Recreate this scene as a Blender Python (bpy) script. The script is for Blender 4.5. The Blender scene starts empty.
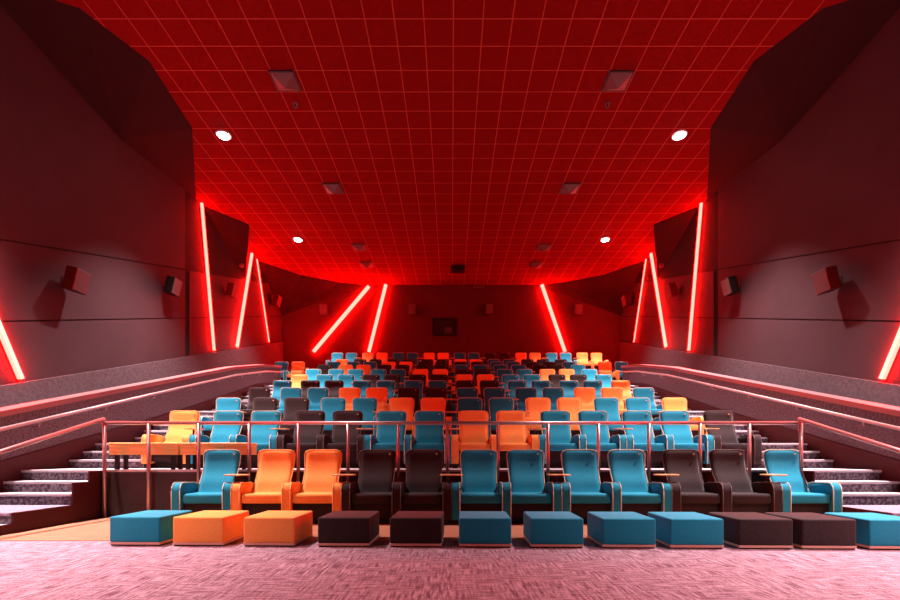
import bpy, bmesh, math, random
from mathutils import Vector, Matrix
random.seed(7)
scene = bpy.context.scene
C = scene.collection

# ------------------------------------------------------------------ camera, world, lights, exposure
EYE = 0.872                    # eye height
cam_d = bpy.data.cameras.new('camera')
cam = bpy.data.objects.new('camera', cam_d)
C.objects.link(cam)
cam.location = (0, 0, EYE)
cam.rotation_euler = (math.pi/2, 0, 0)
cam_d.sensor_width = 36
cam_d.lens = 18.0
cam_d.shift_y = 155/900
cam_d.shift_x = -1.5/900
cam_d.clip_end = 200
scene.camera = cam

world = bpy.data.worlds.new('world')
scene.world = world
world.use_nodes = True
world.node_tree.nodes['Background'].inputs[0].default_value = (0.9, 0.35, 0.4, 1)
world.node_tree.nodes['Background'].inputs[1].default_value = 0.004

scene.view_settings.view_transform = 'Standard'
scene.view_settings.look = 'None'
scene.view_settings.gamma = 1
scene.view_settings.exposure = 0.0

CEIL = 9.71
WX = 8.8                       # side wall distance
BACK = 23.4
DOWNLIGHTS = [(sx*6.28, y) for y in (0.4, 6.4, 12.4, 18.4) for sx in (-1, 1)]  # pair nearest the screen is out of view, added to light the front
SPOT_W = {0.4: 8500, 6.4: 14500, 12.4: 12500, 18.4: 4000}
SPOT_COL = (1.0, 0.86, 0.88)
STRIP_E = (185.0, 0.74, 0.54)

# ------------------------------------------------------------------ materials
M = {}
def mat(name, col, rough=0.8, metal=0.0, emit=None, strength=1.0, noise=None, bump=None, sheen=0.0, spec=0.18):
    m = bpy.data.materials.new(name)
    m.use_nodes = True
    nt = m.node_tree
    b = nt.nodes['Principled BSDF']
    b.inputs['Base Color'].default_value = (*col, 1)
    b.inputs['Roughness'].default_value = rough
    b.inputs['Metallic'].default_value = metal
    b.inputs['Specular IOR Level'].default_value = spec
    if sheen:
        b.inputs['Sheen Weight'].default_value = sheen
    if emit:
        b.inputs['Emission Color'].default_value = (*emit, 1)
        b.inputs['Emission Strength'].default_value = strength
    tc = nt.nodes.new('ShaderNodeTexCoord')
    if noise:                                     # (scale xyz, other colour, contrast lo, hi)
        sc, col2, lo, hi = noise
        mp = nt.nodes.new('ShaderNodeMapping'); mp.inputs['Scale'].default_value = sc
        nz = nt.nodes.new('ShaderNodeTexNoise'); nz.inputs['Scale'].default_value = 1.0
        nz.inputs['Detail'].default_value = 3
        cr = nt.nodes.new('ShaderNodeValToRGB')
        cr.color_ramp.elements[0].position = lo; cr.color_ramp.elements[0].color = (*col, 1)
        cr.color_ramp.elements[1].position = hi; cr.color_ramp.elements[1].color = (*col2, 1)
        nt.links.new(tc.outputs['Object'], mp.inputs[0]); nt.links.new(mp.outputs[0], nz.inputs[0])
        nt.links.new(nz.outputs[0], cr.inputs[0]); nt.links.new(cr.outputs[0], b.inputs['Base Color'])
    if bump:
        sc, st = bump
        nz = nt.nodes.new('ShaderNodeTexNoise'); nz.inputs['Scale'].default_value = sc
        bp = nt.nodes.new('ShaderNodeBump'); bp.inputs['Strength'].default_value = st
        bp.inputs['Distance'].default_value = 0.01
        nt.links.new(tc.outputs['Object'], nz.inputs[0]); nt.links.new(nz.outputs[0], bp.inputs['Height'])
        nt.links.new(bp.outputs[0], b.inputs['Normal'])
    M[name] = m
    return m

mat('orange_fabric', (0.86, 0.29, 0.06), 0.85, noise=((60, 60, 60), (0.93, 0.36, 0.09), .3, .7), sheen=0.12)
mat('blue_fabric', (0.007, 0.22, 0.33), 0.85, noise=((60, 60, 60), (0.012, 0.27, 0.39), .3, .7), sheen=0.09)
mat('dark_fabric', (0.020, 0.010, 0.010), 0.85, noise=((70, 70, 70), (0.034, 0.019, 0.020), .3, .7), sheen=0.12)
mat('orange_piping', (0.9, 0.42, 0.14), 0.6)
mat('blue_piping', (0.52, 0.48, 0.36), 0.6)
mat('dark_piping', (0.11, 0.06, 0.055), 0.6)
mat('seat_base', (0.02, 0.012, 0.012), 0.7)
mat('tray_wood', (0.62, 0.30, 0.12), 0.35, noise=((3, 40, 40), (0.74, 0.38, 0.17), .3, .7))
mat('bench_wood', (0.66, 0.38, 0.12), 0.5, noise=((3, 30, 30), (0.80, 0.50, 0.19), .3, .7))
mat('floor_wood', (0.38, 0.15, 0.085), 0.45, noise=((2, 25, 25), (0.46, 0.20, 0.12), .3, .7))
mat('plinth_wood', (0.70, 0.36, 0.28), 0.4)
mat('plinth_dark', (0.05, 0.01, 0.01), 0.6)
mat('badge', (0.75, 0.6, 0.35), 0.3, metal=0.6)
mat('rail_metal', (0.42, 0.25, 0.24), 0.32, metal=0.75)
mat('cap_metal', (0.26, 0.14, 0.14), 0.42, metal=0.6)
mat('wall_panel', (0.040, 0.017, 0.020), 0.75, noise=((1.1, 1.1, 1.1), (0.047, 0.021, 0.024), .35, .65), bump=(90, .15))
mat('ceiling_shade', (0.018, 0.006, 0.006), 0.95, spec=0.1)  # near-black colour of the wedges that stand in for ceiling shade
mat('wall_gap', (0.012, 0.01, 0.01), 0.9)
mat('back_panel', (0.055, 0.008, 0.008), 0.8)
mat('concrete', (0.065, 0.040, 0.045), 0.85, noise=((16, 16, 16), (0.10, 0.066, 0.072), .3, .7), bump=(60, .3))
mat('parapet_carpet', (0.075, 0.048, 0.055), 0.95, noise=((28, 28, 28), (0.14, 0.098, 0.108), .35, .65))
mat('skirt_red', (0.060, 0.010, 0.011), 0.6)
mat('riser_panel', (0.045, 0.026, 0.030), 0.7, noise=((4, 4, 4), (0.065, 0.040, 0.045), .3, .7))
mat('tier_carpet', (0.10, 0.07, 0.08), 0.95)
mat('tread_light', (0.44, 0.34, 0.37), 0.7, noise=((20, 20, 20), (0.54, 0.44, 0.46), .3, .7))
mat('step_carpet', (0.07, 0.04, 0.055), 0.95, noise=((26, 26, 26), (0.22, 0.165, 0.195), .42, .62))
mat('landing_carpet', (0.22, 0.15, 0.19), 0.95, noise=((26, 26, 26), (0.32, 0.24, 0.29), .35, .65))
mat('black_box', (0.009, 0.006, 0.006), 0.5)
mat('grille', (0.10, 0.045, 0.045), 0.55)
mat('bracket', (0.03, 0.03, 0.03), 0.4, metal=0.5)
mat('strip_housing', (0.25, 0.22, 0.22), 0.5)
mat('vent_metal', (0.10, 0.055, 0.055), 0.45)
mat('vent_dark', (0.04, 0.03, 0.03), 0.6)
mat('lamp_ring', (0.5, 0.45, 0.45), 0.4)
mat('glass', (0.02, 0.02, 0.025), 0.08)
mat('port_lens', (0.05, 0.08, 0.06), 0.1)  # plain dark green lens colour
mat('downlight_glow', (1, 1, 1), 0.5, emit=(1.0, 0.92, 0.93), strength=60)
mat('strip_glow', (1, 0.3, 0.2), 0.5, emit=(1.0, STRIP_E[1]/STRIP_E[0], STRIP_E[2]/STRIP_E[0]), strength=STRIP_E[0])

# carpet of the front floor: broadloom with short woven streaks
def carpet():
    m = bpy.data.materials.new('front_carpet'); m.use_nodes = True
    nt = m.node_tree; b = nt.nodes['Principled BSDF']
    b.inputs['Roughness'].default_value = 0.95
    b.inputs['Specular IOR Level'].default_value = 0.1
    tc = nt.nodes.new('ShaderNodeTexCoord')
    def nz(sc, det):
        mp = nt.nodes.new('ShaderNodeMapping'); mp.inputs['Scale'].default_value = sc
        n = nt.nodes.new('ShaderNodeTexNoise'); n.inputs['Scale'].default_value = 1; n.inputs['Detail'].default_value = det
        nt.links.new(tc.outputs['Object'], mp.inputs[0]); nt.links.new(mp.outputs[0], n.inputs[0])
        return n.outputs[0]
    a = nz((48, 5.5, 1), 2); c = nz((6, 60, 1), 2); d = nz((70, 70, 1), 1)
    bk = nt.nodes.new('ShaderNodeTexBrick'); bk.inputs['Scale'].default_value = 2.0
    bk.inputs['Color1'].default_value = (0, 0, 0, 1); bk.inputs['Color2'].default_value = (1, 1, 1, 1)
    bk.inputs['Mortar'].default_value = (.5, .5, .5, 1); bk.inputs['Mortar Size'].default_value = 0.0
    nt.links.new(tc.outputs['Object'], bk.inputs[0])
    mx = nt.nodes.new('ShaderNodeMix'); mx.data_type = 'FLOAT'
    nt.links.new(bk.outputs[0], mx.inputs[0]); nt.links.new(a, mx.inputs[2]); nt.links.new(c, mx.inputs[3])
    ad = nt.nodes.new('ShaderNodeMath'); ad.operation = 'MULTIPLY_ADD'; ad.inputs[1].default_value = 0.35
    nt.links.new(d, ad.inputs[0]); nt.links.new(mx.outputs[0], ad.inputs[2])
    cr = nt.nodes.new('ShaderNodeValToRGB')
    e = cr.color_ramp.elements
    e[0].position = .55; e[0].color = (0.17, 0.072, 0.098, 1)
    e[1].position = .82; e[1].color = (0.50, 0.31, 0.36, 1)
    nt.links.new(ad.outputs[0], cr.inputs[0]); nt.links.new(cr.outputs[0], b.inputs['Base Color'])
    M['front_carpet'] = m
carpet()

# tiled ceiling: 0.6 m tiles in a light grid
def ceiling_mat():
    m = bpy.data.materials.new('ceiling_tile'); m.use_nodes = True
    nt = m.node_tree; b = nt.nodes['Principled BSDF']
    b.inputs['Roughness'].default_value = 0.9; b.inputs['Specular IOR Level'].default_value = 0.03
    tc = nt.nodes.new('ShaderNodeTexCoord')
    sp = nt.nodes.new('ShaderNodeSeparateXYZ'); nt.links.new(tc.outputs['Object'], sp.inputs[0])
    outs = []
    for k, off, pit in ((0, -.04+.013, .6), (1, -9.73+.013+.612*20, .612)):
        ad = nt.nodes.new('ShaderNodeMath'); ad.operation = 'ADD'; ad.inputs[1].default_value = pit*100 + off
        nt.links.new(sp.outputs[k], ad.inputs[0])
        md = nt.nodes.new('ShaderNodeMath'); md.operation = 'MODULO'; md.inputs[1].default_value = pit
        nt.links.new(ad.outputs[0], md.inputs[0])
        lt = nt.nodes.new('ShaderNodeMath'); lt.operation = 'LESS_THAN'; lt.inputs[1].default_value = 0.026
        nt.links.new(md.outputs[0], lt.inputs[0]); outs.append(lt.outputs[0])
    mx = nt.nodes.new('ShaderNodeMath'); mx.operation = 'MAXIMUM'
    nt.links.new(outs[0], mx.inputs[0]); nt.links.new(outs[1], mx.inputs[1])
    col = nt.nodes.new('ShaderNodeMix'); col.data_type = 'RGBA'
    col.inputs[6].default_value = (0.125, 0.003, 0.003, 1); col.inputs[7].default_value = (0.24, 0.035, 0.025, 1)
    nt.links.new(mx.outputs[0], col.inputs[0]); nt.links.new(col.outputs[2], b.inputs['Base Color'])
    M['ceiling_tile'] = m
ceiling_mat()

# ------------------------------------------------------------------ helpers
def obj(name, bm, m, parent=None, smooth=False, loc=None):
    me = bpy.data.meshes.new(name)
    bmesh.ops.recalc_face_normals(bm, faces=bm.faces[:])
    bm.to_mesh(me); bm.free()
    mm = m if isinstance(m, (list, tuple)) else [m]
    for x in mm: me.materials.append(M[x])
    if smooth:
        for p in me.polygons: p.use_smooth = True
    o = bpy.data.objects.new(name, me); C.objects.link(o)
    if parent: o.parent = parent
    if loc: o.location = loc
    return o
def bmn(): return bmesh.new()
def box(bm, x0, x1, y0, y1, z0, z1, bev=0.0, seg=2):
    r = bmesh.ops.create_cube(bm, size=1)
    vs = r['verts']
    for v in vs:
        v.co = Vector(((x0+x1)/2 + v.co.x*(x1-x0), (y0+y1)/2 + v.co.y*(y1-y0), (z0+z1)/2 + v.co.z*(z1-z0)))
    if bev:
        es = list({e for v in vs for e in v.link_edges})
        bmesh.ops.bevel(bm, geom=es, offset=bev, segments=seg, profile=0.5, affect='EDGES')
    return bm
def prism(bm, pts, axis, a, b, bev=0.0, seg=2):
    """extrude polygon pts (2D) along axis from a to b. axis x: pts are (y,z); axis z: pts (x,y); axis y: pts (x,z)"""
    def P(p, t):
        return {'x': (t, p[0], p[1]), 'y': (p[0], t, p[1]), 'z': (p[0], p[1], t)}[axis]
    va = [bm.verts.new(P(p, a)) for p in pts]; vb = [bm.verts.new(P(p, b)) for p in pts]
    fs = [bm.faces.new(va), bm.faces.new(list(reversed(vb)))]
    n = len(pts)
    for i in range(n):
        bm.faces.new((va[i], vb[i], vb[(i+1) % n], va[(i+1) % n]))
    if bev:
        es = list({e for f in fs for e in f.edges})
        bmesh.ops.bevel(bm, geom=es, offset=bev, segments=seg, profile=0.5, affect='EDGES')
    return bm
def tube(bm, pts, r, n=8, closed=False):
    pts = [Vector(p) for p in pts]
    rings = []
    for i, p in enumerate(pts):
        if closed:
            d = pts[(i+1) % len(pts)] - pts[i-1]
        else:
            d = pts[min(i+1, len(pts)-1)] - pts[max(i-1, 0)]
        d.normalize()
        up = Vector((0, 0, 1)) if abs(d.z) < 0.9 else Vector((0, 1, 0))
        a = d.cross(up).normalized(); b = d.cross(a).normalized()
        rings.append([bm.verts.new(p + a*r*math.cos(2*math.pi*k/n) + b*r*math.sin(2*math.pi*k/n)) for k in range(n)])
    m_ = len(rings)
    for i in range(m_ if closed else m_-1):
        A, B = rings[i], rings[(i+1) % m_]
        for k in range(n):
            bm.faces.new((A[k], A[(k+1) % n], B[(k+1) % n], B[k]))
    if not closed:
        bm.faces.new(rings[0]); bm.faces.new(list(reversed(rings[-1])))
    return bm
def disc(bm, c, r, h, n=24, axis='z', r2=None):
    mt = Matrix.Translation(c)
    if axis == 'y': mt = mt @ Matrix.Rotation(math.pi/2, 4, 'X')
    if axis == 'x': mt = mt @ Matrix.Rotation(math.pi/2, 4, 'Y')
    bmesh.ops.create_cone(bm, cap_ends=True, segments=n, radius1=r, radius2=r if r2 is None else r2, depth=h, matrix=mt)
    return bm
def tag(o, label, cat, group=None, kind=None):
    o['label'] = label; o['category'] = cat
    if group: o['group'] = group
    if kind: o['kind'] = kind
    return o
def thing(name, label, cat, loc=(0, 0, 0), rotz=0, group=None):
    o = bpy.data.objects.new(name, None); C.objects.link(o)
    o.empty_display_size = 0.1
    o.location = loc; o.rotation_euler = (0, 0, rotz)
    return tag(o, label, cat, group)
def struct(name, bm, m, label=None):
    o = obj(name, bm, m); o['kind'] = 'structure'
    if label: o['label'] = label
    return o
def copy_tree(o, parent=None):
    c = o.copy(); C.objects.link(c)
    if parent: c.parent = parent
    for ch in list(o.children): copy_tree(ch, c)
    return c

# ------------------------------------------------------------------ rows of the seating rake
BACKY = [6.06, 7.50, 8.98, 10.43, 11.84, 13.17, 14.50, 15.80, 17.05, 18.30, 20.0]     # depth of the head of each backrest
TOPR = [.072, .733, 1.14, 1.558, 1.96, 2.355, 2.765, 3.165, 3.53, 3.89, 4.54]          # height of the heads over the eye
DEP = .70                      # depth factor of the upright chairs
ROWY = [b-.22 for b in BACKY]
FLOORZ = [0.0] + [t-.068 for t in TOPR[1:]]
EDGE = [None, 6.27] + [b-1.20 for b in BACKY[2:]]       # front edge of each tier
SX = 4.85                      # inner edge of the stairs
PX = 6.0                       # inner face of the parapets
PARA_END = 15.8

# ------------------------------------------------------------------ structure
bm = bmn(); box(bm, -WX-.3, WX+.3, -3.0, BACK+.3, -0.2, 0.0)
struct('floor', bm, 'front_carpet', 'grey pink streaked carpet of the front floor')
bm = bmn(); box(bm, -SX, SX, 4.56, 6.27, 0.0, 0.006)
struct('floor_wood_strip', bm, 'floor_wood', 'pale wooden floor strip under the front row')
bm = bmn(); box(bm, -WX-.3, WX+.3, -3.0, BACK+.3, CEIL, CEIL+.2)
struct('ceiling', bm, 'ceiling_tile', 'square tiled ceiling')

for i in range(1, 11):
    w = SX if i < 8 else WX
    y1 = EDGE[i+1] if i < 10 else BACK
    bm = bmn()
    box(bm, -w, w, EDGE[i], y1, 0.0, FLOORZ[i]-.03)
    struct('floor_tier', bm, 'riser_panel', 'raised floor of one seating row')
    bm = bmn()
    box(bm, -w, w, EDGE[i]-.012, y1-.013, FLOORZ[i]-.03, FLOORZ[i])
    struct('trim_nosing', bm, 'tread_light' if i < 3 else 'tier_carpet', 'edge of the raised floor of one row')

def wall_line(y, k):           # heights of the raked joints on the side walls
    base = [2.20, 3.48, 5.08][k]
    return base + .315*(y-8.78)
for sx, side in ((-1, 'left'), (1, 'right')):
    bm = bmn()
    a, b = sx*(WX+.02), sx*(WX+.3)
    box(bm, min(a, b), max(a, b), -3.0, BACK+.3, 0, CEIL)
    struct('wall_'+side, bm, 'wall_gap')
    bm = bmn()
    segs = [(-3.0, 4.6, .0), (4.63, 14.86, .0), (15.10, BACK, .0)]
    g = .016
    for (y0, y1, pr) in segs:
        xa, xb = sx*(WX), sx*(WX+.05)
        rows = [(0, 1), (1, 2), (2, 3)]
        for lo, hi in rows:
            z00, z01 = wall_line(y0, lo)+g, wall_line(y1, lo)+g
            z10 = wall_line(y0, hi)-g if hi < 3 else CEIL
            z11 = wall_line(y1, hi)-g if hi < 3 else CEIL
            z00, z10 = max(z00, .02), max(z10, .04)
            if z01 > CEIL-.1: continue
            pts = [(y0, z00), (y1, z01), (y1, min(z11, CEIL)), (y0, min(z10, CEIL))]
            prism(bm, pts, 'x', xa, xb)
    struct('wall_panels_'+side, bm, 'wall_panel', 'dark acoustic wall panels with raked joints')
    # concrete band below the panels
    bm = bmn()
    prism(bm, [(-1.0, 0), (BACK, 0), (BACK, wall_line(BACK, 0)-.03), (2.0, .12), (-1.0, .12)], 'x', sx*(WX-.07), sx*(WX+.02))
    struct('baseboard_'+side, bm, 'concrete', 'raked concrete band along the foot of the wall')
bm = bmn(); box(bm, -WX-.3, WX+.3, BACK, BACK+.3, 0, CEIL)
struct('wall_back', bm, 'back_panel', 'dark rear wall')
# added dark wedges in place of soft ceiling shade, between the light strips
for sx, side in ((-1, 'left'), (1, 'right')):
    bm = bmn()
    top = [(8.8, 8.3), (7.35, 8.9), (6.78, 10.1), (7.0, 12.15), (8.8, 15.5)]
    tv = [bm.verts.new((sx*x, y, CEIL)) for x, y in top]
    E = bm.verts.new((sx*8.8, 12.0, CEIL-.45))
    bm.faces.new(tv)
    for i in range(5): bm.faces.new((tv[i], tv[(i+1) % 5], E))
    struct('wall_shade_wedge_'+side, bm, 'ceiling_shade', 'added dark wedge standing in for ceiling shade beside the near wall')
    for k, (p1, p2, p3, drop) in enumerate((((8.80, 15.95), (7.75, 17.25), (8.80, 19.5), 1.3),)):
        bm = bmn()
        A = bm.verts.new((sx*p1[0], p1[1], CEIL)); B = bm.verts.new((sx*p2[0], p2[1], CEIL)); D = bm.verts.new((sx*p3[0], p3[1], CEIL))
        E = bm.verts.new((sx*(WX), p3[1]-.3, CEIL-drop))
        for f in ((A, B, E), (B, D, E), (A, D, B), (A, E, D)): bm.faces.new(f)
        struct('wall_shade_wedge_'+side, bm, 'ceiling_shade', 'added dark wedge standing in for ceiling shade')
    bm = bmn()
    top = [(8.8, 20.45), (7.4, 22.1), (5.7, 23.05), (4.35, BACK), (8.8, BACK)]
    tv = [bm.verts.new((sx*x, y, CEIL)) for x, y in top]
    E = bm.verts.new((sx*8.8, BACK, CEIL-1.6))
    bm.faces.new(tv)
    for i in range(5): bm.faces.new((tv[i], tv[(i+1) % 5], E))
    struct('wall_shade_wedge_'+side, bm, 'ceiling_shade', 'added dark wedge standing in for shade in the rear ceiling corner')

# parapets beside the stairs
def cap_h(y):                  # top of the parapet
    if y <= 12.3: return 1.44 + .288*(y-6.0)
    if y <= 14.3: return cap_h(12.3) + .235*(y-12.3)
    return cap_h(14.3) + .17*(y-14.3)
def stair_h(y): return max(0, .665 + .288*(y-6.45))
for sx, side in ((-1, 'left'), (1, 'right')):
    xs = (sx*PX, sx*(PX+.12))
    ys = [4.2, 6.0, 12.3, 14.3, PARA_END]
    bm = bmn()
    prism(bm, [(4.2, 0)] + [(PARA_END, 0)] + [(y, cap_h(y)-.05) for y in reversed(ys)], 'x', *xs)
    struct('wall_parapet_'+side, bm, 'parapet_carpet', 'low raked parapet of grey speckled carpet')
    bm = bmn()
    prism(bm, [(4.2, 0.0), (PARA_END, 0.0), (PARA_END, 3.43), (14.0, 3.10), (10.0, 1.88), (6.0, .79), (4.2, .28)], 'x', sx*(PX-.02), sx*PX)
    struct('baseboard_stairs_'+side, bm, 'skirt_red', 'dark red skirting beside the stairs')
    # capping rail of the parapet
    t = thing('parapet_capping', 'wide shiny metal capping on the raked parapet of the %s stairs' % side, 'capping', (sx*PX, 4.2, 0), 0, 'metal cappings of the two parapets')
    bm = bmn()
    prism(bm, [(y-4.2, cap_h(y)-.05) for y in ys] + [(y-4.2, cap_h(y)+.03) for y in reversed(ys)], 'x', sx*-.06, sx*.20, bev=.012)
    obj('cap', bm, 'cap_metal', t)
    # handrail on brackets
    t = thing('wall_handrail', 'round metal handrail on brackets along the %s parapet' % side, 'handrail', (sx*PX, 4.2, 0), 0, 'handrails on the two parapets')
    bm = bmn(); tube(bm, [(sx*-.10, y-4.2, cap_h(y)-.20) for y in ys], .025, 10)
    obj('rail', bm, 'rail_metal', t, smooth=True)
    for k in range(9):
        y = 5.2+k*1.25
        bm = bmn(); tube(bm, [(sx*-.10, y-4.2, cap_h(y)-.215), (sx*-.09, y-4.2, cap_h(y)-.28), (sx*0.0, y-4.2, cap_h(y)-.30)], .012, 6)
        obj('bracket', bm, 'rail_metal', t)

# stairs
def stairs(sx, side):
    t = thing('staircase', 'carpeted steps with pale nosings climbing between the rows and the %s parapet' % side, 'staircase', (sx*(SX+PX)/2, 5.0, 0), 0, 'staircases either side of the rows')
    w = (PX-.02-SX)/2 - .004
    def step(y0, y1, z, long=False):
        bm = bmn(); box(bm, -w, w, y0-5.0, y1-5.0, max(0, z-.9) if z > 1 else 0, z-.035)
        s = obj('step', bm, 'step_carpet', t)
        bm = bmn(); box(bm, -w, w, y0-5.0-.02, y1-5.0-.021, z-.035, z, bev=.006, seg=1)
        obj('tread', bm, 'landing_carpet' if long and z < .3 else 'tread_light', s)
    step(4.72, 4.97, .115); step(4.97, 5.76, .235, True); step(5.76, 6.02, .378); step(6.02, 6.27, .52)
    for i in range(1, 8):
        z0, z1 = FLOORZ[i], FLOORZ[i+1]
        e = EDGE[i+1]
        ys = EDGE[i] if i == 1 else EDGE[i]-.21
        a, b, c_ = e-.72, e-.46, e-.21
        step(ys, a, z0, True); step(a, b, z0+(z1-z0)/3); step(b, c_, z0+2*(z1-z0)/3)
    step(EDGE[8]-.21, EDGE[8]-.013, FLOORZ[8])
    # dark red stringer closing the steps towards the wooden floor
    bm = bmn()
    prism(bm, [(4.72-5, 0), (6.27-5, 0), (6.27-5, .655), (6.02-5, .655), (6.02-5, .515), (5.76-5, .515), (5.76-5, .373), (5.74-5, .232), (4.97-5, .232), (4.97-5, .115), (4.72-5, .115)],
          'x', -sx*(w+.002), -sx*(w+.022))
    obj('stringer', bm, 'skirt_red', t)
stairs(-1, 'left'); stairs(1, 'right')

# ------------------------------------------------------------------ light strips
def strip(p0, p1, w, label, group, inward):
    """p0 top, p1 bottom; a lit bar standing a few cm off the wall on a housing"""
    p0, p1 = Vector(p0), Vector(p1)
    t = thing('light_strip', label, 'light strip', p1, 0, group)
    d = (p0-p1); n = Vector(inward); s = d.normalized().cross(n).normalized()
    def bar(a, b, hw):
        bm = bmn()
        vs = []
        for q in (Vector((0, 0, 0)), d):
            for (u, v) in ((-hw, a), (hw, a), (hw, b), (-hw, b)):
                vs.append(bm.verts.new(q + s*u + n*v))
        for f in ((0, 1, 2, 3), (7, 6, 5, 4), (0, 4, 5, 1), (1, 5, 6, 2), (2, 6, 7, 3), (3, 7, 4, 0)):
            bm.faces.new([vs[i] for i in f])
        return bm
    obj('housing', bar(.0, .025, w*.4), 'strip_housing', t)
    obj('light_bar', bar(.025, .025+w, w/2), 'strip_glow', t)
for sx, side in ((-1, 'left'), (1, 'right')):
    n = (-sx, 0, 0); g = 'red light strips on the side walls'
    strip((sx*WX, 7.77, 5.3), (sx*WX, 9.13, 2.42), .08, 'red light strip nearest the front on the %s wall, leaning in at the picture edge' % side, g, n)
    strip((sx*WX, 3.9, 5.0), (sx*WX, 2.8, .8), .11, 'added unseen red strip on the %s wall beyond the picture edge, nearest the screen' % side, g, n)  # out-of-view strip added to redden the front floor
    strip((sx*WX, 15.75, CEIL-.02), (sx*WX, 16.57, 4.72), .07, 'first and tallest red strip of the zigzag on the %s wall' % side, g, n)
    strip((sx*WX, 19.70, CEIL-.02), (sx*WX, 18.33, 5.28), .085, 'second red strip of the zigzag on the %s wall, between two speakers' % side, g, n)
    strip((sx*WX, 20.25, CEIL-.02), (sx*WX, 21.60, 6.30), .04, 'thinnest red strip on the %s wall, nearest the rear corner' % side, g, n)
g = 'red light strips on the rear wall'
strip((-4.28, BACK, CEIL-.10), (-7.15, BACK, 6.22), .14, 'strongly slanting red strip on the rear wall, leftmost there', g, (0, -1, 0))
strip((-3.40, BACK, CEIL-.02), (-4.28, BACK, 6.22), .14, 'steep red strip on the rear wall just right of the slanting one', g, (0, -1, 0))
strip((4.68, BACK, CEIL-.02), (5.88, BACK, 6.22), .14, 'single red strip on the right half of the rear wall', g, (0, -1, 0))

# ------------------------------------------------------------------ downlights
for (x, y) in DOWNLIGHTS:
    side = 'left' if x < 0 else 'right'
    where = {0.4: 'nearest the screen, added unseen', 6.4: 'above the front rows', 12.4: 'above the middle rows', 18.4: 'above the rear rows'}[y]
    t = thing('ceiling_downlight', 'bright white round downlight in the %s of the ceiling %s' % (side, where), 'downlight', (x, y, CEIL), 0, 'white downlights in the ceiling')
    bm = bmn(); disc(bm, (0, 0, -.02), .19, .04, 28)
    obj('ring', bm, 'lamp_ring', t)
    bm = bmn(); disc(bm, (0, 0, -.05), .13, .025, 28)
    obj('lens', bm, 'downlight_glow', t, smooth=False)
    ld = bpy.data.lights.new('downlight_lamp', 'SPOT')
    ld.energy = SPOT_W[y]; ld.color = SPOT_COL; ld.shadow_soft_size = .07
    ld.spot_size = math.radians(80); ld.spot_blend = 1.0
    lo = bpy.data.objects.new('lamp', ld); C.objects.link(lo); lo.parent = t; lo.location = (0, 0, -.09)

# ceiling air vents: shallow pyramids in a frame
def vent(x, y, s, label):
    t = thing('ceiling_vent', label, 'vent', (x, y, CEIL), 0, 'square air vents in the ceiling')
    bm = bmn(); prism(bm, [(-s, -s), (s, -s), (s, s), (-s, s)], 'z', -.03, 0)
    obj('backing', bm, 'vent_dark', t)
    bm = bmn()
    for a in range(4):
        b2 = bmn(); box(b2, -s, s, -s, -s+.025, -.02, 0)
        for v in b2.verts: v.co = Matrix.Rotation(a*math.pi/2, 3, 'Z') @ v.co
        me = bpy.data.meshes.new('tmp'); b2.to_mesh(me); b2.free(); bm.from_mesh(me); bpy.data.meshes.remove(me)
    obj('frame', bm, 'vent_metal', t)
    bm = bmn()
    c = bm.verts.new((0, 0, -.20)); q = [bm.verts.new((sx_*(s-.04), sy_*(s-.04), -.031)) for sx_, sy_ in ((-1, -1), (1, -1), (1, 1), (-1, 1))]
    for i in range(4): bm.faces.new((q[i], q[(i+1) % 4], c))
    bm.faces.new(q)
    obj('diffuser', bm, 'vent_metal', t)
for sx, side in ((-1, 'left'), (1, 'right')):
    for k, y in enumerate((10.62, 14.90, 19.1, 20.85)):
        vent(sx*3.92, y, .29, ['largest seeming square ceiling vent on the %s, nearest the viewer', 'square ceiling vent on the %s, second from the viewer',
                               'square ceiling vent on the %s, third from the viewer', 'farthest square ceiling vent on the %s, beside the rear wall'][k] % side)
    t = thing('ceiling_sprinkler', 'small sprinkler head on the ceiling beyond the nearest %s vent' % side, 'sprinkler', (sx*3.92, 11.3, CEIL), 0, 'sprinkler heads')
    bm = bmn(); disc(bm, (0, 0, -.02), .06, .04, 16); obj('collar', bm, 'vent_metal', t)
    bm = bmn(); disc(bm, (0, 0, -.07), .025, .06, 12); disc(bm, (0, 0, -.105), .05, .012, 12); obj('sprinkler_nozzle', bm, 'vent_dark', t)
t = thing('ceiling_projector', 'small dark box hanging from the ceiling centre near the rear wall', 'projector', (.3, 21.0, CEIL), 0)
bm = bmn(); box(bm, -.33, .33, -.2, .2, -.28, -.06, bev=.02); obj('body', bm, 'black_box', t)
bm = bmn(); box(bm, -.04, .04, -.04, .04, -.06, 0); obj('mount', bm, 'bracket', t)
t = thing('linear_vent', 'thin pale linear grille high on the rear wall, right of centre', 'vent', (1.42, BACK, 9.62), 0)
bm = bmn(); box(bm, -.3, .3, -.05, 0, -.05, .05); obj('frame', bm, 'vent_metal', t)
bm = bmn(); box(bm, -.27, .27, -.056, -.05, -.008, .008); obj('slot', bm, 'vent_dark', t)

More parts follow.
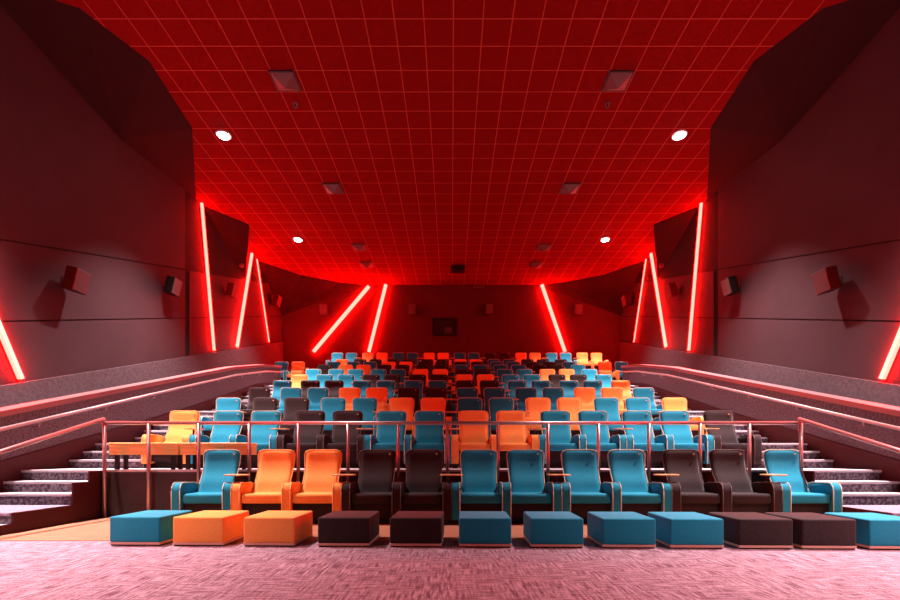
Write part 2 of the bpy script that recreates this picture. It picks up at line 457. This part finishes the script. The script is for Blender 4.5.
# ------------------------------------------------------------------ speakers
def speaker(loc, yaw, tilt, s, label, group):
    t = thing('wall_speaker', label, 'speaker', loc, yaw, group)
    bm = bmn()                    # tapered cabinet, front towards -Y before turning
    w, h, d = .25*s, .32*s, .36*s
    pts = [(-w, 0), (w, 0), (w*.72, d), (-w*.72, d)]
    prism(bm, pts, 'z', -h, h, bev=.012)
    R = Matrix.Translation((0, -.16*s-d, 0)) @ Matrix.Rotation(tilt, 4, 'X')
    bmesh.ops.transform(bm, matrix=R, verts=bm.verts)
    cab = obj('cabinet', bm, 'black_box', t)
    bm = bmn(); box(bm, -w*.93, w*.93, -.02, .0, -h*.94, h*.94, bev=.008)
    bmesh.ops.transform(bm, matrix=R, verts=bm.verts)
    obj('grille', bm, 'grille', t)
    bm = bmn(); box(bm, -.06, .06, -.02, 0, -.1, .1); tube(bm, [(0, -.01, 0), (0, -.2*s, 0)], .025, 8)
    obj('bracket', bm, 'bracket', t)
SPK = [(10.2, 4.80, .8), (13.75, 6.0, .78), (17.45, 7.22, .78), (21.9, 8.35, .8)]
names = ['nearest black speaker high on the %s wall, casting a long shadow', 'second black speaker on the %s wall, before the dark joint',
         'third black speaker on the %s wall, between the zigzag strips', 'farthest black speaker on the %s wall, beside the thin strip']
for sx, side in ((-1, 'left'), (1, 'right')):
    for (y, z, s), nm in zip(SPK, names):
        # the back of the cabinet faces the wall, the front looks into the room and a little towards the screen
        speaker((sx*WX, y, z), -sx*math.radians(-90)*1.0 if False else (math.radians(90) if sx < 0 else math.radians(-90)) - sx*math.radians(-0), math.radians(14), s, nm % side, 'speakers on the side walls')
for x, nm in ((-6.55, 'leftmost small speaker on the rear wall, beside the slanting strip'), (-2.0, 'small dark speaker on the rear wall left of the projection window'),
              (1.95, 'small dark speaker on the rear wall right of the projection window'), (6.5, 'rightmost small speaker on the rear wall, right of its strip')):
    speaker((x, BACK, 8.32), 0, math.radians(10), .8, nm, 'speakers on the rear wall')
# small cameras near the side strips
for sx, side in ((-1, 'left'), (1, 'right')):
    t = thing('wall_camera', 'tiny camera on the %s wall near the top of the zigzag strips' % side, 'camera', (sx*WX, 18.6, 9.05 - .35), 0, 'small wall cameras')
    bm = bmn(); disc(bm, (sx*-.04, 0, 0), .05, .08, 12, 'x'); obj('mount', bm, 'bracket', t)
    bm = bmn(); bmesh.ops.create_uvsphere(bm, u_segments=14, v_segments=10, radius=.09, matrix=Matrix.Translation((sx*-.14, -.02, 0))); obj('dome', bm, 'vent_metal', t, smooth=True)

# projection window in the rear wall
t = thing('projection_window', 'small dark projection window in the middle of the rear wall', 'window', (-.36, BACK, 7.52))
bm = bmn()
for a in ((-.62, .62, .40, .46), (-.62, .62, -.46, -.40), (-.62, -.56, -.40, .40), (.56, .62, -.40, .40)):
    box(bm, a[0], a[1], -.09, 0, a[2], a[3])
obj('window_frame', bm, 'black_box', t)
bm = bmn(); box(bm, -.56, .56, -.03, -.01, -.40, .40); obj('pane', bm, 'glass', t)
bm = bmn(); box(bm, .0, .40, -.08, -.035, -.36, -.02, bev=.01); disc(bm, (.2, -.09, -.19), .09, .03, 16, 'y'); obj('projector_port', bm, 'port_lens', t)

# ------------------------------------------------------------------ armchairs
def backrest_bm():
    bm = bmn()
    nu, nv = 12, 18
    z0, z1 = .34, .94
    def half(v):
        w = .228 + .024*max(0, (v-.35)/.65)**1.2 + .012*max(0, (.3-v)/.3)
        r = .13                                           # rounded top corners
        if v > 1-r:
            q = (v-(1-r))/r
            w -= .07*(1-math.sqrt(max(0, 1-q*q)))
        return w
    def yc(v):
        return .05 + .31*(1-(1-v)**2.1) - .045*math.exp(-((v-.30)/.16)**2) - .02*max(0, v-.75)/.25
    def grid(front):
        rows = []
        for j in range(nv+1):
            v = j/nv
            v = 1-(1-v)**1.25
            row = []
            for i in range(nu+1):
                u = -1+2*i/nu
                e = math.sqrt(max(0, 1-abs(u)**6)) * math.sqrt(max(0, 1-max(0, (v-.0))**14))
                wing = .035*abs(u)**2.5*(.4+.6*math.sin(min(1, v)*math.pi*.9))
                y = yc(v) - wing
                z = z0 + (z1-z0)*v
                y = y - .045*e if front else y + .065*e
                row.append(bm.verts.new((half(v)*u, y, z)))
            rows.append(row)
        return rows
    F = grid(True); B = grid(False)
    for j in range(nv):
        for i in range(nu):
            bm.faces.new((F[j][i], F[j][i+1], F[j+1][i+1], F[j+1][i]))
            bm.faces.new((B[j][i], B[j+1][i], B[j+1][i+1], B[j][i+1]))
    for j in range(nv):
        for k in (0, nu):
            try: bm.faces.new((F[j][k], F[j+1][k], B[j+1][k], B[j][k]))
            except ValueError: pass
    for i in range(nu):
        bm.faces.new((F[0][i], B[0][i], B[0][i+1], F[0][i+1]))
        bm.faces.new((F[nv][i], F[nv][i+1], B[nv][i+1], B[nv][i]))
    bmesh.ops.remove_doubles(bm, verts=bm.verts, dist=.0008)
    path = []
    for j in range(nv+1):
        v = 1-(1-j/nv)**1.25
        path.append((-half(v)-.002, yc(v)-.035*(.4+.6*math.sin(min(1, v)*math.pi*.9))-.006, z0+(z1-z0)*v))
    topz = z1+.002
    right = [(-x, y, z) for x, y, z in reversed(path)]
    mid = [(half(1)*u, yc(1)-.035*abs(u)**2.5*.6-.006, topz) for u in (-.7, -.35, 0, .35, .7)]
    pp = bmn(); tube(pp, path+mid+right, .0075, 6)
    return bm, pp, yc
def arm_bm(cx, w):
    bm = bmn()
    pts = [(-.41, .07), (-.42, .20), (-.42, .42), (-.405, .475), (-.37, .51), (-.32, .525), (.02, .515), (.26, .47), (.30, .42), (.30, .07)]
    prism(bm, pts, 'x', cx-w/2, cx+w/2, bev=.016, seg=3)
    pp = bmn()
    for s in (-1, 1):
        tube(pp, [(cx+s*(w/2-.004), y-(.003 if y < 0 else 0), z+.003) for y, z in pts[:8]], .0065, 6)
    return bm, pp
def cushion_bm():
    bm = bmn(); box(bm, -.252, .252, -.395, .17, .27, .385, bev=.035, seg=4)
    for v in bm.verts:
        if v.co.z > .36:
            v.co.z += .018*(1-(v.co.x/.26)**2) - .02*max(0, (v.co.y+.1))
    return bm
def make_chair(colour, arms):
    f, p = colour+'_fabric', colour+'_piping'
    t = bpy.data.objects.new('cinema_armchair', None); C.objects.link(t); t.empty_display_size = .1
    obj('seat_cushion', cushion_bm(), f, t, smooth=True)
    bb, pp, yc = backrest_bm()
    b = obj('backrest', bb, f, t, smooth=True)
    obj('piping', pp, p, b, smooth=True)
    bm = bmn(); disc(bm, (.165, yc(.93)-.055, .885), .0125, .010, 14, 'y'); obj('seat_badge', bm, 'badge', b)
    for s in arms:
        ab, ap = arm_bm(s*.314, .112)
        a = obj('armrest', ab, f, t, smooth=True)
        obj('piping', ap, p, a, smooth=True)
        bm = bmn(); box(bm, s*.314-.045, s*.314+.045, -.36, .26, 0, .07); obj('foot', bm, 'seat_base', a)
    bm = bmn(); box(bm, -.25, .25, -.34, .20, .10, .27); box(bm, -.23, .23, -.25, .18, 0, .10); box(bm, -.22, .22, .13, .22, .27, .42)
    obj('base', bm, 'seat_base', t)
    return t
def tray_part(parent):
    """swivel tray carried on the right armrest"""
    bm = bmn()
    pts = []
    for k in range(20):
        a = 2*math.pi*k/20
        c_, s_ = math.cos(a), math.sin(a)
        pts.append((.366+.145*abs(c_)**.6*(1 if c_ > 0 else -1), -.14+.10*abs(s_)**.6*(1 if s_ > 0 else -1)))
    prism(bm, pts, 'z', .612, .628, bev=.004, seg=1)
    o = obj('tray_table', bm, 'tray_wood', parent)
    o['label'] = 'small wooden swivel tray'
    bm = bmn(); tube(bm, [(.33, -.1, .50), (.33, -.1, .612)], .014, 8); obj('tray_post', bm, 'bracket', o)

protos = {}
def get_chair(colour, arms, tray):
    key = (colour, arms, tray)
    if key not in protos:
        t = make_chair(colour, arms)
        for ch in t.children_recursive:
            for v in ch.data.vertices: v.co.y *= DEP
        if tray: tray_part(t)
        protos[key] = t
        return t
    return copy_tree(protos[key])

PAIRX = [-6.12, -4.76, -3.40, -2.04, -.68, .68, 2.04, 3.40, 4.76, 6.12]      # centres of the seat pairs
# o orange, b blue, d dark; one letter per seat pair from left to right, '.' none; lower-case pair, tuples for single seats
ROWS = [
    [(2, 'R', 'b'), (3, 'P', 'o'), (4, 'P', 'd'), (5, 'P', 'b'), (6, 'P', 'b'), (7, 'P', 'd'), (8, 'L', 'b')],
    [(1, 'R', 'o'), (2, 'P', 'b'), (3, 'P', 'd'), (4, 'P', 'b'), (5, 'P', 'o'), (6, 'P', 'b'), (7, 'P', 'b'), (8, 'L', 'd')],
    [(1, 'R', 'b'), (2, 'P', 'd'), (3, 'P', 'b'), (4, 'P', 'o'), (5, 'P', 'b'), (6, 'P', 'o'), (7, 'P', 'b'), (8, 'L', 'o')],
    [(1, 'R', 'd'), (2, 'P', 'b'), (3, 'P', 'o'), (4, 'P', 'd'), (5, 'P', 'b'), (6, 'P', 'b'), (7, 'P', 'o'), (8, 'L', 'b')],
    [(1, 'R', 'b'), (2, 'P', 'd'), (3, 'P', 'b'), (4, 'P', 'b'), (5, 'P', 'd'), (6, 'P', 'b'), (7, 'P', 'b'), (8, 'L', 'o')],
    [(1, 'R', 'o'), (2, 'P', 'b'), (3, 'P', 'd'), (4, 'P', 'd'), (5, 'P', 'o'), (6, 'P', 'b'), (7, 'P', 'd'), (8, 'L', 'b')],
    [(1, 'R', 'b'), (2, 'P', 'b'), (3, 'P', 'b'), (4, 'P', 'o'), (5, 'P', 'd'), (6, 'P', 'b'), (7, 'P', 'o'), (8, 'L', 'b')],
    [(1, 'R', 'd'), (2, 'P', 'o'), (3, 'P', 'd'), (4, 'P', 'd'), (5, 'P', 'b'), (6, 'P', 'b'), (7, 'P', 'd'), (8, 'L', 'b')],
    [(0, 'P', 'bo'), (1, 'R', 'b'), (2, 'P', 'b'), (3, 'P', 'o'), (4, 'P', 'd'), (5, 'P', 'd'), (6, 'P', 'b'), (7, 'P', 'd'), (8, 'L', 'b'), (9, 'P', 'ob')],
    [(1, 'R', 'o'), (2, 'P', 'd'), (3, 'P', 'd'), (4, 'P', 'd'), (5, 'P', 'o'), (6, 'P', 'b'), (7, 'P', 'd'), (8, 'L', 'd')],
    [(1, 'P', 'b'), (2, 'P', 'o'), (3, 'P', 'b'), (4, 'P', 'o'), (5, 'P', 'b'), (6, 'P', 'd'), (7, 'P', 'o'), (8, 'P', 'b'), (9, 'P', 'o')],
]
COL = {'o': 'orange', 'b': 'blue', 'd': 'dark'}
LAB = {'o': 'orange', 'b': 'blue', 'd': 'dark brown'}
ORD = ['first', 'second', 'third', 'fourth', 'fifth', 'sixth', 'seventh', 'eighth', 'ninth', 'tenth', 'eleventh', 'twelfth',
       'thirteenth', 'fourteenth', 'fifteenth', 'sixteenth', 'seventeenth', 'eighteenth', 'nineteenth', 'twentieth']
for r, row in enumerate(ROWS):
    seats = []
    for (pi, kind, c) in row:
        if kind == 'P':
            seats.append((PAIRX[pi]-.314, c[0], (-1, 1), False)); seats.append((PAIRX[pi]+.314, c[-1], (1,), True))
        elif kind == 'R':
            seats.append((PAIRX[pi]+.314, c, (-1, 1), True))
        else:
            seats.append((PAIRX[pi]-.314, c, (-1, 1), False))
    for k, (x, c, arms, tray) in enumerate(seats):
        last = k == len(seats)-1
        t = get_chair(COL[c], arms, tray and not last)
        t.location = (x, ROWY[r], FLOORZ[r])
        rn = 'front' if r == 0 else ('rearmost' if r == 10 else ORD[r])
        if k == 0: pos = 'at its left end'
        elif last: pos = 'at its right end'
        elif k < len(seats)/2: pos = '%s seat from its left end' % ORD[k]
        else: pos = '%s seat from its right end' % ORD[len(seats)-1-k]
        tag(t, '%s fabric cinema armchair in the %s row, %s' % (LAB[c], rn, pos), 'armchair', 'cinema armchairs in raked rows')

# ------------------------------------------------------------------ footstools before the front row
OTT = [(108, 'b'), (171.5, 'o'), (242.5, 'o'), (317, 'd'), (389.3, 'd'), (458.9, 'b'), (531, 'b'), (603, 'b'), (671, 'b'), (740, 'd'), (803.3, 'd'), (871, 'b')]
oproto = {}
OH = .280
def make_ottoman(c):
    t = bpy.data.objects.new('footstool', None); C.objects.link(t); t.empty_display_size = .1
    bm = bmn(); box(bm, -.247, .247, -.265, .265, .032, OH, bev=.018, seg=4)
    for v in bm.verts:
        if v.co.z > OH-.02: v.co.z += .006*(1-(v.co.x/.25)**2)*(1-(v.co.y/.27)**2)
    obj('cushion', bm, COL[c]+'_fabric', t, smooth=True)
    bm = bmn(); box(bm, -.246, .246, -.264, .264, .014, .036)
    obj('trim_strip', bm, 'plinth_wood', t)
    bm = bmn(); box(bm, -.236, .236, -.256, .256, 0, .014); obj('plinth', bm, 'plinth_dark', t)
    return t
for k, (px, c) in enumerate(OTT):
    if c not in oproto: oproto[c] = t = make_ottoman(c)
    else: t = copy_tree(oproto[c])
    Y = 4.31 - .19*k/11
    X = (px+27-451.5)/450.0*Y
    t.location = (X, Y+.265, 0); t.rotation_euler = (0, 0, -.025)
    if k == 0: pos = 'at the left end of the line'
    elif k == 11: pos = 'at the right end of the line'
    elif k < 6: pos = '%s from the left' % ORD[k]
    else: pos = '%s from the right' % ORD[11-k]
    tag(t, '%s upholstered block footstool before the front row, %s' % (LAB[c], pos), 'footstool', 'footstools in line before the front row')

# ------------------------------------------------------------------ guard rail before the second row
t = thing('guard_rail', 'long metal guard rail on many posts between the front and second rows', 'railing', (0, 6.20, 0))
RZ = EYE + 32*6.20/450
px = [104.5, 148.6, 198.6, 249.2, 298.3, 348, 398.2, 447.5, 498, 548, 598.5, 649, 700.2, 749.5, 801]
X0 = (px[0]-451.5)/450*6.20; X1 = (px[-1]-451.5)/450*6.20
bm = bmn(); tube(bm, [(X0, 0, RZ), (X1, 0, RZ)], .026, 10); obj('top_rail', bm, 'rail_metal', t, smooth=True)
for p in px:
    x = (p-451.5)/450*6.20
    bm = bmn(); tube(bm, [(x, 0, 0.0), (x, 0, RZ)], .024, 10)
    o = obj('post', bm, 'rail_metal', t, smooth=True)
for sx, side in ((-1, 'left'), (1, 'right')):
    t = thing('stair_rail', 'sloping metal rail beside the lowest %s steps, running down from the guard rail' % side, 'handrail', (sx*(SX-.06), 6.2, 0), 0, 'sloping rails beside the lowest steps')
    bm = bmn(); tube(bm, [(0, .0, 1.37), (0, -1.45, .895), (0, -2.0, .715)], .025, 10); obj('rail', bm, 'rail_metal', t, smooth=True)
    bm = bmn(); tube(bm, [(0, -2.0, 0), (0, -2.0, .715)], .024, 10); obj('post', bm, 'rail_metal', t, smooth=True)
    bm = bmn(); tube(bm, [(0, 0, RZ+.02), (0, 0, 1.375)], .022, 10); obj('post', bm, 'rail_metal', t, smooth=True)

# low benches at the left end of the second row
def bench(x0, x1, label):
    t = thing('low_bench', label, 'bench', ((x0+x1)/2, 6.44, FLOORZ[1]), 0, 'low wooden benches behind the rail')
    h = (x1-x0)/2
    bm = bmn(); box(bm, -h, h, -.13, .13, .335, .38, bev=.008, seg=1); obj('bench_top', bm, 'bench_wood', t)
    bm = bmn(); box(bm, -h+.01, h-.01, -.12, .12, .21, .335); obj('apron', bm, 'bench_wood', t)
    for sx in (-1, 1):
        for sy in (-1, 1):
            bm = bmn(); box(bm, sx*(h-.10)-.022, sx*(h-.10)+.022, sy*.085-.022, sy*.085+.022, 0, .21)
            o = obj('leg', bm, 'seat_base', t); o['label'] = 'dark leg'
bench(-4.82, -3.83, 'low tan wooden bench behind the rail at its far left end')
bench(-3.82, -2.83, 'low tan wooden bench behind the rail, right of its twin, before blue chairs')
